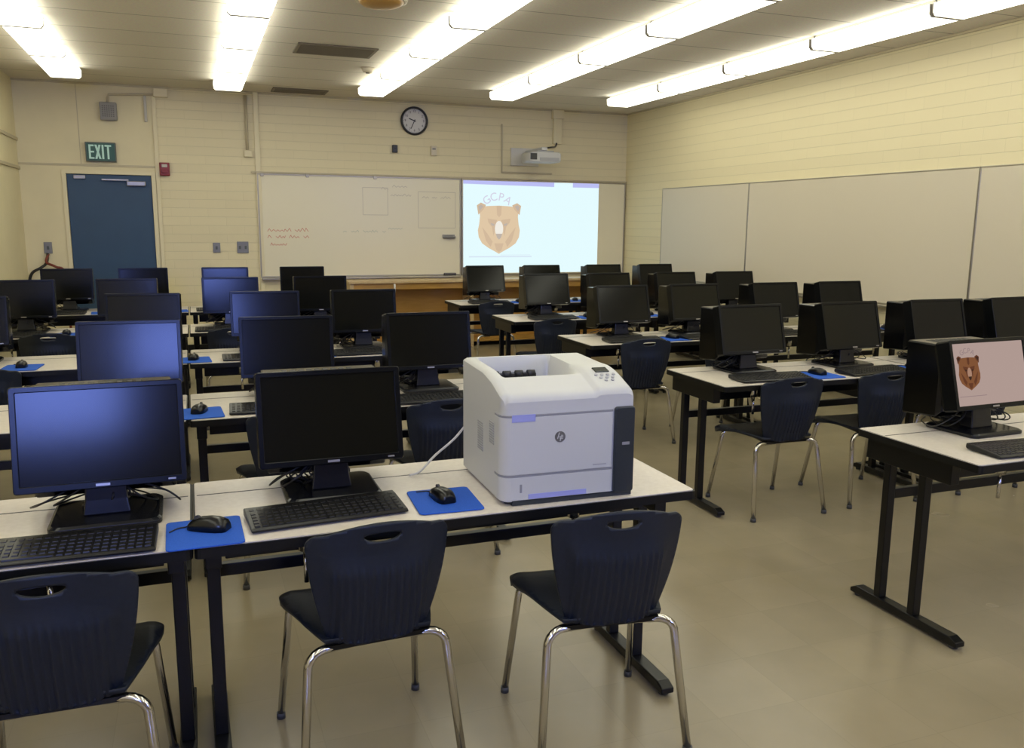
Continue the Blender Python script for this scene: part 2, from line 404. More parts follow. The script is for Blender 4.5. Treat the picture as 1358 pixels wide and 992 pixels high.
# ------------------------------------------------------------------ things on the back wall
def wall_thing(name, label, cat, x, z, group=None): return thing(name, label, cat, (x, YB, z), 0, group)
t = wall_thing('exit_sign', 'green EXIT sign with pale letters above the blue door', 'exit sign', -.907, 2.345)
MB().box(-.158, .158, -.05, -.001, -.108, .108).build('sign_frame', M['exit_frame'], t, bevel=.006)
MB().box(-.146, .146, -.054, -.048, -.096, .096).build('sign_face', M['exit_green'], t, bevel=.002)
mb = MB()
def letter(mb, ch, x, w, h, s):
    y0, y1 = -.058, -.053
    if ch == 'E':
        mb.box(x, x+s, y0, y1, -h, h)
        for z in (-h, -s*.45, h-s*.9): mb.box(x+s, x+w, y0, y1, z, z+s*.9)
    if ch == 'I': mb.box(x+w/2-s/2, x+w/2+s/2, y0, y1, -h, h)
    if ch == 'T': mb.box(x, x+w, y0, y1, h-s*.9, h); mb.box(x+w/2-s/2, x+w/2+s/2, y0, y1, -h, h-s*.9)
    if ch == 'X':
        mb.prism([(x, -h), (x+s*1.1, -h), (x+w, h), (x+w-s*1.1, h)], y0, y1)
        mb.prism([(x+w-s*1.1, -h), (x+w, -h), (x+s*1.1, h), (x, h)], y0-.0005, y1-.0005)
for ch, x, w in (('E', -.122, .055), ('X', -.060, .064), ('I', .008, .03), ('T', .044, .068)): letter(mb, ch, x, w, .078, .020)
mb.build('sign_letters', M['exit_white'], t)
t = wall_thing('wall_speaker', 'grey square speaker grille on wall above EXIT sign', 'speaker', -.80, 2.795)
MB().box(-.088, .088, -.07, -.001, -.10, .10).build('speaker_box', M['speaker'], t, bevel=.012)
mb = MB()
for i in range(6):
    for j in range(6): mb.cyl((-.055+.022*i, -.0715, -.055+.022*j), .007, .002, 'y', 8)
mb.build('speaker_holes', M['speaker_hole'], t); mb = None
bpy.data.objects['speaker_holes'].name = 'speaker_mesh'
t = wall_thing('fire_alarm', 'red fire alarm box on wall right of the blue door', 'fire alarm', -.245, 2.175)
MB().box(-.055, .055, -.06, -.001, -.075, .075).build('alarm_body', M['red'], t, bevel=.008)
MB().box(-.03, .03, -.066, -.059, .02, .055).build('alarm_lens', M['fixture'], t, bevel=.003)
MB().box(-.035, .035, -.072, -.059, -.045, -.012).build('pull_handle', M['red'], t, bevel=.004)
# conduits
t = wall_thing('junction_box', 'cream junction box under ceiling above the door with conduits running from it', 'junction box', -.243, 3.03)
MB().box(-.075, .075, -.06, -.001, -.05, .045).build('box_body', M['door_frame'], t, bevel=.006)
MB().tube([(-.08, -.03, -.02), (-.30, -.03, -.035), (-.545, -.03, -.05), (-.56, -.03, -.09), (-.56, -.03, -.13)], .012).build('conduit', M['trim'], t)
MB().box(-.185, -.155, -.035, -.001, -.33, -.04).build('pipe_cover', M['fixture'], t, bevel=.006)
t = wall_thing('conduit_pipe', 'thin cream conduit with small end box hanging left of the whiteboard', 'conduit', .69, 2.72)
MB().tube([(0, -.02, .34), (0, -.02, -.30)], .018).build('pipe', M['trim'], t)
MB().box(-.04, .05, -.05, -.001, -.375, -.295).build('end_box', M['door_frame'], t, bevel=.006)
# switch plates
def plate(x, z, w, h, label, gang=1):
    t = wall_thing('switch_plate', label, 'wall plate', x, z)
    MB().box(-w/2, w/2, -.012, -.001, -h/2, h/2).build('cover_plate', M['plate'], t, bevel=.004)
    for k in range(gang):
        cx = (k-(gang-1)/2)*w/max(gang, 1)
        MB().box(cx-.012, cx+.012, -.024, -.011, -.02, .02).build('toggle', M['exit_frame'], t, bevel=.003)
plate(.285, 1.268, .085, .12, 'small grey wall plate below and left of the wider one')
plate(.588, 1.272, .135, .14, 'wide grey double switch plate just left of the whiteboard', 2)
plate(-1.525, 1.27, .085, .13, 'grey wall plate left of the blue door, red cable below it')
pts = smooth_path([(-1.53, YB-.03, 1.21), (-1.55, YB-.05, 1.10), (-1.60, YB-.10, 1.05), (-1.70, YB-.10, .98), (-1.735, YB-.08, .80), (-1.72, YB-.05, .4), (-1.70, YB-.05, .012)], 8)
t = thing('wall_cable', 'red and black cables hanging from the plate left of the door', 'cable', (0, 0, 0))
MB().tube(pts, .016, 8).build('black_cable', M['cable'], t)
MB().tube(smooth_path([(-1.525, YB-.03, 1.20), (-1.545, YB-.07, 1.11), (-1.45, YB-.11, 1.06), (-1.36, YB-.10, .98), (-1.35, YB-.08, .5), (-1.36, YB-.06, .012)], 8), .014, 8).build('red_cable', M['red_cable'], t)
# clock
t = wall_thing('wall_clock', 'round wall clock with black rim and white face', 'clock', 2.743, 2.862)
ringc = []
for r, y in ((.172, -.001), (.178, -.02), (.176, -.045), (.165, -.052), (.152, -.045), (.150, -.03)):
    ringc.append([(r*math.cos(2*PI*j/48), y, r*math.sin(2*PI*j/48)) for j in range(48)])
MB().loft(ringc, False).build('clock_rim', M['clock_black'], t)
MB().cyl((0, -.001, 0), .152, -.029, 'y', 48).build('clock_face', M['clock_face'], t)
mb = MB()
for k in range(12):
    a = k*PI/6; mtx = Matrix.Translation((.118*math.sin(a), -.0345, .118*math.cos(a))) @ FACE
    tm = text_mesh(str(12 if k == 0 else k), .040, mtx, .0004); mb.add(tm.v, tm.f)
for k in range(60):
    a = k*PI/30; c, s_ = math.cos(a), math.sin(a); rr = .139 if k % 5 else .134
    m_ = Matrix.Rotation(a, 4, 'Y'); mb.box(-.0012, .0012, -.034, -.0305, rr, .146, m_)
mb.build('clock_numerals', M['clock_black'], t); bpy.data.objects['clock_numerals'].name = 'dial_marking'
for nm, a, ln, w in (('hour_hand', -70, .075, .006), ('minute_hand', 205, .110, .0045)):
    MB().box(-w, w, -.040, -.037, -.02, ln, Matrix.Rotation(R(a), 4, 'Y')).build(nm, M['clock_black'], t)
MB().cyl((0, -.03, 0), .009, -.013, 'y', 14).build('hub', M['clock_black'], t)
t = wall_thing('wall_sensor', 'small black sensor box on wall under clock, left of the pair', 'sensor', 2.487, 2.508)
MB().box(-.034, .034, -.045, -.001, -.048, .048).build('sensor_body', M['clock_black'], t, bevel=.008)
MB().cyl((0, -.0445, .012), .014, -.006, 'y', 14).build('lens', M['screen'], t)
t = wall_thing('thermostat', 'small beige thermostat on wall under clock, right of the pair', 'thermostat', 2.997, 2.503)
MB().box(-.038, .038, -.04, -.001, -.06, .06).build('cover', M['detector'], t, bevel=.006)
MB().box(-.022, .022, -.043, -.039, .01, .035).build('window_display', M['speaker'], t, bevel=.002)
bpy.data.objects['window_display'].name = 'display'
# rectangular raceway outline round projector, projector mount
struct(MB().box(3.925, 3.945, YB-.02, YB, 2.25, 2.88).box(3.945, 4.66, YB-.02, YB, 2.25, 2.27).build('trim_9', M['trim'], bevel=.003))
t = wall_thing('projector', 'short-throw projector on wall arm above the projected image', 'projector', 4.30, 2.45)
MB().box(-.24, .16, -.03, -.001, -.10, .13).build('wall_mount', M['proj_plate'], t, bevel=.006)
MB().box(.365, .485, -.05, -.001, .20, .648).build('raceway', M['door_frame'], t, bevel=.006)
MB().box(.345, .505, -.075, -.001, .53, .647).build('raceway_box', M['door_frame'], t, bevel=.006)
MB().box(-.04, .04, -.62, -.03, .06, .10).box(-.10, .14, -.60, -.36, .045, .062).build('arm', M['proj'], t, bevel=.006)
MB().tube(smooth_path([(.42, -.03, .22), (.36, -.12, .16), (.22, -.32, .13), (.05, -.45, .10)], 6), .012, 8).build('cord', M['proj_dark'], t)
prof = rrect(-.22, .22, -.09, .04, .035, 5)
bx = MB().loft([[(a*k, y, b*(.9 if k < 1 else 1)) for a, b in prof] for y, k in ((-.66, .93), (-.64, 1.0), (-.36, 1.0), (-.34, .95))]); bx.build('projector_body', M['proj'], t)
MB().box(-.21, -.12, -.668, -.645, -.06, .02).build('lens_window', M['proj_dark'], t, bevel=.006)
MB().box(-.08, .19, -.664, -.65, -.072, -.03).build('front_vent', M['vent_grey'], t, bevel=.004)

# whiteboards on the back wall
BZ0, BZ1 = .90, 2.16
def board(x0, x1, label, name='whiteboard'):
    t = wall_thing(name, label, 'whiteboard', x0, BZ0)
    w, h = x1-x0, BZ1-BZ0
    MB().box(.012, w-.012, -.022, -.001, .012, h-.012).build('board_panel', M['board'], t)
    MB().box(0, w, -.030, -.001, h-.018, h).box(0, w, -.030, -.001, 0, .018).box(0, .018, -.030, -.001, .018, h-.018).box(w-.018, w, -.030, -.001, .018, h-.018).build('board_frame', M['alu'], t, bevel=.003)
    return t
wb = board(.785, 3.362, 'long whiteboard with faint red writing left of the projected image')
mb = MB(); rnd = random.Random(3)
def scribble(mb, x, z, length, h, y=-.0235, th=.006):
    pts = []; k = 0; xx = x
    while xx < x+length:
        pts.append((xx, z + (h if k % 2 else 0)*rnd.uniform(.4, 1))); xx += rnd.uniform(.012, .03); k += 1
        if rnd.random() < .16 and len(pts) > 2:
            for a, b in zip(pts, pts[1:]): seg2(mb, a, b, y, th)
            pts = []; xx += .03
    for a, b in zip(pts, pts[1:]): seg2(mb, a, b, y, th)
def seg2(mb, a, b, y, th):
    a = Vector((a[0], 0, a[1])); b = Vector((b[0], 0, b[1])); dd = (b-a).normalized(); nn = Vector((-dd.z, 0, dd.x))*th/2
    q = [a+nn, a-nn, b-nn, b+nn]; mb.add([(p.x, y, p.z) for p in q], [(0, 1, 2, 3)])
scribble(mb, .10, .565, .50, .045); scribble(mb, .10, .485, .52, .04); scribble(mb, .13, .395, .20, .035)
mb.build('red_writing', M['ink_red'], wb)
mb = MB()
for x0, x1, z0, z1 in ((1.28, 1.60, .78, 1.12), (2.00, 2.50, .62, 1.08)):
    for a, b in (((x0, z0), (x1, z0)), ((x1, z0), (x1, z1)), ((x1, z1), (x0, z1)), ((x0, z1), (x0, z0))): seg2(mb, a, b, -.0235, .006)
scribble(mb, 1.64, 1.02, .3, .03); scribble(mb, 1.66, 1.13, .22, .03); scribble(mb, 2.05, 1.0, .4, .03); scribble(mb, 1.52, 1.1, .1, .03)
mb.build('grey_writing', M['ink_grey'], wb)
mb = MB(); scribble(mb, 1.02, .56, .55, .03); scribble(mb, 1.6, .60, .2, .02); mb.build('green_writing', M['ink_green'], wb)
mb = MB()
for x in (.06, .60, 1.44): mb.box(x-.02, x+.02, -.042, -.02, 1.225, 1.262)
mb.build('map_clip', M['alu'], wb, bevel=.003)
MB().box(.01, 2.56, -.085, -.001, -.028, -.001).build('marker_tray', M['alu'], wb, bevel=.006)
t = wall_thing('eraser_holder', 'small grey eraser holder stuck on whiteboard beside the projected image', 'eraser holder', 3.19, 1.415)
MB().box(-.085, .085, -.065, -.024, -.028, -.018).box(-.085, .085, -.030, -.024, -.028, .02).box(-.085, .085, -.065, -.060, -.028, 0).build('tray', M['speaker'], t, bevel=.002)
MB().box(-.06, .05, -.058, -.032, -.0175, .004).build('felt', M['eraser'], t, bevel=.003)
t = wall_thing('board_eraser', 'dark felt eraser lying on the marker tray', 'eraser', 3.20, .9005)
MB().box(-.08, .08, -.075, -.033, -.0005, .016).build('felt_pad', M['eraser'], t, bevel=.003)
MB().box(-.08, .08, -.075, -.033, .016, .034).build('grip', M['speaker_hole'], t, bevel=.005)
# second board carries the projected image
wb2 = board(3.372, 5.93-.14, 'whiteboard section carrying the bright projected image')
E_BG = emis('projection_white', (.78, .97, 1.0), 1.0)
E_BAR = emis('projection_bar', (.50, .52, .90), 1.0)
E_TAN = emis('projection_tan', (.78, .60, .40), .95)
E_TAN2 = emis('projection_brown', (.68, .51, .35), .95)
E_DARK = emis('projection_dark', (.52, .45, .39), 1.0)
E_LIGHT = emis('projection_cream', (.88, .84, .76), 1.0)
E_TEXT = emis('projection_text', (.66, .64, .78), 1.0)
E_LINE = emis('projection_line', (.68, .78, .90), 1.0)
def shield(s=1.0):
    half = [(0, 1.02), (.45, 1.0), (.72, .98), (.95, .90), (.90, .55), (.94, .20), (1.0, -.05), (.96, -.35), (.80, -.62), (.50, -.82), (.22, -.96), (0, -1.08)]
    p = [(a*s, b*s) for a, b in half] + [(-a*s, b*s) for a, b in reversed(half[1:-1])]
    return p
def bear(parent, cx, cz, hw, hh, y, mats, step=.0008):
    """flat bear-head shield: layers a fraction of a millimetre apart"""
    tan, brown, dark, light = mats
    def T(p): return [(cx+a*hw, cz+b*hh) for a, b in p]
    MB().flat(T(shield()), y).build('shield', tan, parent)
    mb = MB(); 
    for s in (-1, 1):
        mb.flat(T([(s*.98, .62), (s*1.05, 1.02), (s*.86, 1.14), (s*.62, 1.04), (s*.74, .84)]), y-step)
    mb.flat(T([(-.12, 1.0), (.12, 1.0), (.10, .62), (0, .52), (-.10, .62)]), y-step)
    for s in (-1, 1):
        mb.flat(T([(s*.10, .40), (s*.55, .46), (s*.50, .28), (s*.34, .10), (s*.26, -.30), (s*.20, -.05), (s*.14, .22)]), y-step)
        mb.flat(T([(s*.30, -.55), (s*.55, -.20), (s*.80, .1), (s*.62, -.50), (s*.40, -.78)]), y-step)
    mb.flat(T([(-.22, -.62), (.22, -.62), (.12, -.92), (0, -1.0), (-.12, -.92)]), y-step)
    mb.build('fur_marking', brown, parent)
    mb = MB()
    for s in (-1, 1):
        mb.flat(T([(s*.92, .78), (s*.98, .98), (s*.86, 1.05), (s*.74, .98)]), y-2*step)
        mb.flat(T([(s*.22, .22), (s*.40, .27), (s*.36, .16), (s*.24, .14)]), y-2*step)
    mb.build('eye', dark, parent)
    MB().flat(T([(.20*math.cos(a), .02+.34*math.sin(a)) for a in [2*PI*k/20 for k in range(20)]]), y-2*step).build('muzzle', light, parent)
    MB().flat(T([(-.15, -.20), (.15, -.20), (.10, -.36), (0, -.46), (-.10, -.36)]), y-3*step).build('nose', dark, parent)
def arch_text(parent, txt, cx, cz, size, rad, y, m, sp=.70):
    mb = MB(); nlet = len(txt)
    for k, ch in enumerate(txt):
        a = (k-(nlet-1)/2)*size*sp/rad
        mtx = Matrix.Translation((cx+rad*math.sin(a), y, cz-rad+rad*math.cos(a))) @ Matrix.Rotation(a, 4, 'Y') @ FACE
        tm = text_mesh(ch, size, mtx, .0001); mb.add(tm.v, tm.f)
    mb.build('lettering', m, parent)
ix0, ix1, iz0, iz1 = .022, 2.00, .025, 1.243
img = MB().box(ix0, ix1, -.0235, -.0225, iz0, iz1).build('projected_image', E_BG, wb2)
MB().flat([(ix0, iz1-.045), (ix0+1.30, iz1-.06), (ix0+1.30, iz1), (ix0, iz1)], -.0243).flat([(ix0+1.58, iz1-.06), (ix1, iz1-.06), (ix1, iz1), (ix0+1.58, iz1)], -.0243).build('title_bar', E_BAR, img)
bear(img, .525, .610, .30, .305, -.0243, (E_TAN, E_TAN2, E_DARK, E_LIGHT))
arch_text(img, 'GCPA', .50, 1.035, .15, .26, -.0243, E_TEXT)
MB().flat([(.10, .235), (1.0, .235), (1.0, .25), (.10, .25)], -.0243).flat([(.55, .262), (.98, .262), (.98, .268), (.55, .268)], -.0243).build('footer_line', E_LINE, img)
struct(MB().box(.72, XR-.002, YB-.03, YB-.001, BZ1+.002, BZ1+.024).build('trim_10', M['trim'], bevel=.003))

# low open counter under the boards
t = thing('low_counter', 'long low brown wooden counter with tan top under the whiteboards', 'counter', (1.80, 10.52, 0))
cw = 5.42-1.80
MB().box(-.02, cw+.02, -.02, .395, .838, .868).build('counter_top', M['wood_top'], t, bevel=.004)
MB().box(0, cw, .36, .385, .08, .837).build('back_panel', M['brown'], t)
for x in (0, 1.55, cw-.045): MB().box(x, x+.045, 0, .359, 0, .837).build('side_panel', M['wood_top'], t, bevel=.003)
MB().box(.046, 1.549, .02, .359, .06, .085).box(1.596, cw-.046, .02, .359, .06, .085).build('bottom_shelf', M['brown'], t)
MB().box(.046, 1.549, .02, .045, .76, .837).box(1.596, cw-.046, .02, .045, .76, .837).build('top_rail', M['brown'], t, bevel=.002)
o = tag(MB().tube([(0, 0, 0), (0.002, -.002, -.06), (0, 0, -.11)], .013).build('hanging_cord', M['white_cable'], None, (2.345, 10.48, .833)), 'short white cord hanging over the front edge of the brown counter', 'cord')

# right wall boards
for y0, y1, lab in ((8.073, 9.93, 'pale whiteboard on right wall nearest the back corner'), (5.105, 8.069, 'wide pale whiteboard on right wall, middle of three'), (2.2, 5.10, 'pale whiteboard on right wall nearest the camera')):
    t = thing('wall_whiteboard', lab, 'whiteboard', (XR, y0, .90)); w, h = y1-y0, 1.15
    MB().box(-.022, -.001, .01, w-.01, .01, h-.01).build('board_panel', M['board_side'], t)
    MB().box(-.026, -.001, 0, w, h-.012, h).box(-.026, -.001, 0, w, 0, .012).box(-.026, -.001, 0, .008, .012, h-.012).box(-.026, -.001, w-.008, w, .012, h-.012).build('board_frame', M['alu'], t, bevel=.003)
    MB().box(-.085, -.001, .03, w-.03, -.026, -.001).build('marker_tray', M['alu'], t, bevel=.006)

# ------------------------------------------------------------------ tables
TW, TD, TZ = 1.515, .61, .74
def make_table():
    t = thing('computer_table', '', 'table')
    top = MB().prism(rrect(.006, TW-.006, .006, TD-.006, .012, 3), TZ-.026, TZ, 'xy').build('tabletop', M['laminate'], t)
    edge = MB().prism(rrect(0, TW, 0, TD, .016, 3), TZ-.030, TZ-.003, 'xy').build('edge_band', M['black_edge'], t)
    MB().box(.012, TW-.012, TD-.150, TD-.144, TZ-.0005, TZ+.0006).build('cable_slot', M['slot'], t)
    MB().box(.08, TW-.08, .20, .222, TZ-.115, TZ-.031).build('apron', M['black_steel'], t, bevel=.003)
    MB().box(.10, TW-.10, TD-.16, TD-.04, TZ-.11, TZ-.104).box(.10, TW-.10, TD-.045, TD-.04, TZ-.104, TZ-.031).box(.10, TW-.10, TD-.16, TD-.155, TZ-.104, TZ-.06).build('cable_tray', M['black_steel'], t)
    for s, x in ((-1, .047), (1, TW-.047)):
        lg = MB().prism([(.045, .012), (.60, .012), (.60, .030), (.57, .046), (.08, .046), (.045, .032)], x-.024, x+.024, 'yz').build('leg', M['black_steel'], t, bevel=.004)
        for y in (.275, .455):
            MB().box(x-.019, x+.019, y-.017, y+.017, .046, TZ-.031).build('post', M['black_steel'], lg, bevel=.003)
        MB().box(x-.022, x+.022, .14, TD-.04, TZ-.118, TZ-.031).build('bracket', M['black_steel'], lg, bevel=.003)
        for y in (.075, .57): MB().cyl((x, y, .0005), .017, .012, 'z', 14).build('glide', M['rubber'], lg)
    MB().box(.066, TW-.066, .44, .47, .475, .515).build('crossbar', M['black_steel'], t, bevel=.003)
    for x in (.30, TW-.36): MB().tube([(x, .16, TZ-.10), (x, .16, TZ-.20)], .007, 8).cyl((x, .16, TZ-.10), .02, .07, 'z', 12).build('lock_rod', M['chrome'], t)
    return t
table = Proto(make_table())
ROWN = ['nearest the camera', 'second from camera', 'third from camera', 'fourth from camera', 'nearest the back wall']
LY = [2.25, 3.79, 5.36, 6.88, 8.50]
RY = [2.166, 3.735, 5.36, 6.90, 8.50]
G_T = 'black-edged computer tables in five rows'
table.put((-.0385-TW, LY[0], 0), 0, 'pale computer table at the left front edge of the photo, nearest the camera', G_T)
table.put((-.035, LY[0]-.002, 0), R(.3), 'pale computer table that carries the white printer', G_T)
for r in range(1, 5):
    table.put((-.055-TW, LY[r], 0), R(.15*(-1)**r), 'pale computer table, left block, row %s, against the left wall' % ROWN[r], G_T)
    table.put((-.046, LY[r], 0), R(.2*(-1)**(r+1)), 'pale computer table, left block, row %s, beside the aisle' % ROWN[r], G_T)
for r in range(5):
    table.put((2.595, RY[r], 0), 0, 'pale computer table, right block, row %s, beside the aisle' % ROWN[r], G_T)
    table.put((4.12, RY[r]+.01, 0), 0, 'pale computer table, right block, row %s, against the right wall' % ROWN[r], G_T)

# ------------------------------------------------------------------ computers (origin on the table top, screen faces -Y)
SW, SH = .434, .288
def make_computer(lit=False, seed=0):
    t = thing('desktop_computer', '', 'computer')
    rr = random.Random(seed); mt = None
    out = rrect(-SW/2, SW/2, 0, SH, .008, 3)
    mb = MB(); b = .016
    # bezel ring
    inn = rrect(-SW/2+b, SW/2-b, b+.004, SH-b, .003, 3)
    n_ = len(out)
    ring = lambda p, y: [(a, y, z) for a, z in p]
    mb.loft([ring(inn, .006), ring(inn, 0), ring(out, 0.0), ring(out, .062), ring([(a*.93, .02+z*.9) for a, z in out], .085)], False, False, True, mt)
    k0 = len(mb.v)-n_; mb.f.append(tuple(range(k0, k0+n_))); mb.sm.append(False)
    bz = mb.build('bezel', M['bezel'], t, (0, 0, .112), bevel=.0025)
    sc = MB().flat(inn, .005, mt).build('screen', M['screen'] if not lit else LIT_BG, t, (0, 0, .112))
    MB().box(-.018, .018, -.0012, .001, .006, .013, mt).build('badge', M['led'], bz)
    MB().box(SW/2-.05, SW/2-.03, -.0012, .001, .007, .012, mt).build('power_button', M['led'], bz, bevel=.0004)
    # computer box behind the screen
    c = MB().loft([[(x*kx, y, z0+(z1-z0)*zz) for x, zz in ((-1, 0), (1, 0), (1, 1), (-1, 1))] for y, kx, z0, z1 in ((.115, .17, .085, .35), (.135, .185, .060, .362), (.30, .185, .048, .362), (.31, .18, .055, .355))], True, False)
    cs = c.build('computer_case', M['case'], t, bevel=.006)
    mb = MB()
    for i in range(9): mb.box(-.12+.026*i, -.105+.026*i, .16, .27, .3612, .3628)
    mb.build('vent_slots', M['slot'], cs); 
    # stand
    MB().loft([[(x*w, y0+(y1-y0)*k, z) for x, k in ((-1, 0), (1, 0), (1, 1), (-1, 1))] for w, y0, y1, z in ((.062, .055, .115, .018), (.055, .062, .12, .06), (.052, .07, .125, .12), (.05, .095, .15, .2))], True, False).build('stand_column', M['base'], t, bevel=.004)
    MB().loft([[(a*s_, .11+(b_-.11)*s_, z) for a, b_ in rrect(-.145, .145, -.03, .225, .03, 5)] for z, s_ in ((.0005, 1.0), (.012, 1.0), (.018, .94))], True, False).build('stand_base', M['base'], t, bevel=.002)
    # cables behind and below
    for q in range(9):
        x = rr.uniform(-.15, .15); s = 1 if rr.random() > .5 else -1
        p = [(x*.5, .10, .10), (x+.02*s, .08+rr.uniform(-.02, .03), .06), (x+.06*s, .10+rr.uniform(0, .08), .0235), (x+.02*s, .22, .0235), (x*.6, .27, .026)]
        MB().tube(smooth_path(p, 5), .0028, 6).build('cable', M['cable'], t)
    return t
LIT_BG = emis('screen_white', (.50, .37, .33), .85)
comp = [Proto(make_computer(False, 1)), Proto(make_computer(False, 5))]
comp_lit = make_computer(True, 2)
L_TAN = emis('screen_brown', (.26, .105, .045), .8); L_BRN = emis('screen_darkbrown', (.15, .055, .028), .8)
L_DRK = emis('screen_dark', (.06, .03, .02), .8); L_LGT = emis('screen_cream', (.45, .26, .18), .85); L_TXT = emis('screen_text', (.33, .24, .24), .85)
scr = [c for c in kids(comp_lit) if c.name.startswith('screen')][0]
n0 = set(bpy.data.objects)
bear(scr, -.122, .150, .060, .064, .0035, (L_TAN, L_BRN, L_DRK, L_LGT), .0004)
arch_text(scr, 'GCPA', -.122, .242, .030, .06, .0035, L_TXT)
MB().flat([(-.19, .056), (-.04, .056), (-.04, .0585), (-.19, .0585)], .0035).build('footer_line', L_TXT, scr)

# ------------------------------------------------------------------ keyboard, mouse, mouse pad
def make_keyboard():
    t = thing('keyboard', '', 'keyboard')
    MB().prism([(-.078, .004), (.078, .004), (.082, .012), (.080, .026), (.05, .026), (-.070, .014), (-.080, .010)], -.222, .222, 'yz').build('keyboard_body', M['key_body'], t, bevel=.004)
    mb = MB(); tl = Matrix.Translation((0, 0, .0135)) @ Matrix.Rotation(R(4.6), 4, 'X')
    for r in range(6):
        y0 = -.066+.0205*r + (.006 if r == 5 else 0)
        for k in range(21):
            if k in (15, 19) and False: continue
            x0 = -.212+.0203*k
            if r == 0 and 4 <= k <= 9:
                if k == 4: mb.loft([[(x, y, z) for x, y in rrect(x0+e, x0+.0203*6-.003-e, y0+e, y0+.0175-e, .002, 1)] for z, e in ((.004, 0), (.0095, .0022))], True, False, True, tl)
                continue
            mb.loft([[(x, y, z) for x, y in ((x0+e, y0+e), (x0+.0175-e, y0+e), (x0+.0175-e, y0+.0175-e), (x0+e, y0+.0175-e))] for z, e in ((.004, 0), (.0095, .0026))], True, False, True, tl)
    mb.build('key_field', M['keys'], t)
    for s in (-1, 1): MB().box(s*.19-.012, s*.19+.012, -.06, .06, .0005, .006).build('foot_strip', M['rubber'], t)
    MB().tube(smooth_path([(.02, .082, .016), (.04, .092, .006), (.10, .098, .004), (.18, .10, .004)], 5), .002, 6).build('cord', M['cable'], t)
    return t
def make_mouse():
    t = thing('mouse', '', 'mouse')
    prof = [(-.056, .55, .62), (-.050, .80, .82), (-.03, .98, .98), (-.005, 1.0, 1.0), (.022, .93, .90), (.045, .82, .68), (.055, .62, .45)]
    rings = []
    for y, w, h in prof:
        ring = []
        for j in range(14):
            a = 2*PI*j/14; cx = .031*w*math.copysign(abs(math.cos(a))**.75, math.cos(a)); cz = math.sin(a)
            ring.append((cx, y, .0006 + (.036*h*(max(cz, 0)**.8)) + (.0 if cz >= 0 else 0)))
        rings.append(ring)
    MB().loft(rings).build('mouse_body', M['mouse'], t)
    MB().cyl((-.004, .032, .028), .009, .008, 'x', 14).build('scroll_wheel', M['rubber'], t)
    MB().tube(smooth_path([(0, .052, .008), (-.004, .066, .003), (-.02, .082, .003), (-.05, .088, .003)], 5), .0019, 6).build('cord', M['cable'], t)
    return t
def make_pad():
    t = MB().prism(rrect(-.098, .098, -.112, .112, .014, 4), .0006, .0046, 'xy').build('mouse_pad', M['pad'], None, bevel=.0008)
    t['category'] = 'mouse pad'; return t
kb, mo, pd = Proto(make_keyboard()), Proto(make_mouse()), Proto(make_pad())
G_C, G_K, G_M, G_P = 'desktop computers on the tables', 'black keyboards on the tables', 'black mice on blue pads', 'blue mouse pads on the tables'
ZT = TZ+.0008
def station(x, y, c, where, rz=0, kdx=-.06, kdy=-.225, krz=0, pdx=.31, pdy=-.18, prz=0, mdx=0, mdy=.02, mrz=0, k=True, p=True, ms=True, clabel=None, proto=None, tilt=10):
    """x, y = bottom front of the screen; where = text that places the station"""
    if c: 
        cl = clabel or 'black computer with dark screen, %s' % where
        if proto: proto.location = (x, y, ZT); proto.rotation_euler = (0, 0, rz); proto['label'] = cl; o = proto; o['group'] = G_C
        else: o = comp[random.randint(0, 1)].put((x, y, ZT), rz, cl, G_C)
        for q in kids(o):
            if q.name.split('.')[0] in ('bezel', 'screen'): q.rotation_euler = (-R(tilt), 0, 0)
    if k: kb.put((x+kdx, y+kdy, ZT), krz, 'black keyboard, %s' % where, G_K)
    if p: pd.put((x+pdx, y+pdy, ZT), prz, 'blue mouse pad, %s' % where, G_P)
    if p and ms: mo.put((x+pdx+mdx, y+pdy+mdy, ZT+.0052), mrz, 'black mouse on blue pad, %s' % where, G_M)
# left block, front row
station(-.262, 2.50, True, 'at lower left front, by table joint', tilt=11, rz=R(.8), kdx=-.085, kdy=-.165, krz=R(-1), pdx=.255, pdy=-.145, prz=R(1), mdx=.012, mdy=.020, mrz=R(62),
        clabel='large nearest computer with blue glow on its screen at the left front')
station(.372, 2.535, True, 'on printer table, left of printer', tilt=11, rz=R(0), kdx=-.045, kdy=-.138, krz=R(4.5), pdx=.312, pdy=-.125, prz=R(-3), mdx=-.005, mdy=.01, mrz=R(8),
        clabel='computer with dark screen on the printer table, left of the printer')
OFF = .36
AIS = ['beside the aisle', 'second from aisle', 'third from aisle', 'farthest from aisle']
Lmon = {1: [(None, 0), (-.285, -3), (.402, -2.6), (1.10, 0)], 2: [(-1.25, 0), (-.303, -6), (.425, -3.6), (1.067, 0)],
        3: [(-1.20, 0), (-.486, -3.2), (.275, -3.3), (.989, 0)], 4: [(-1.094, -1), (-.441, 3), (.294, -4), (1.035, 0)]}
LTILT = {1: 9, 2: 7.0, 3: 4.6, 4: 3.8}
for r in range(1, 5):
    for k, (x, a) in enumerate(Lmon[r]):
        where = 'left block, row %s, %s' % (ROWN[r], AIS[3-k])
        if x is None:
            pd.put((-.975, LY[r]+.13, ZT), 0, 'blue mouse pad cut off by the left photo edge, left block, row second from camera', G_P); continue
        station(x, LY[r]+OFF-.04, True, where, tilt=LTILT[r], rz=R(a), kdy=-.215+.01*random.uniform(-1, 1), krz=R(random.uniform(-4, 4)), pdx=.30 if k != 1 else .28, pdy=-.19, prz=R(random.uniform(-5, 5)), mrz=R(random.uniform(-20, 20)))
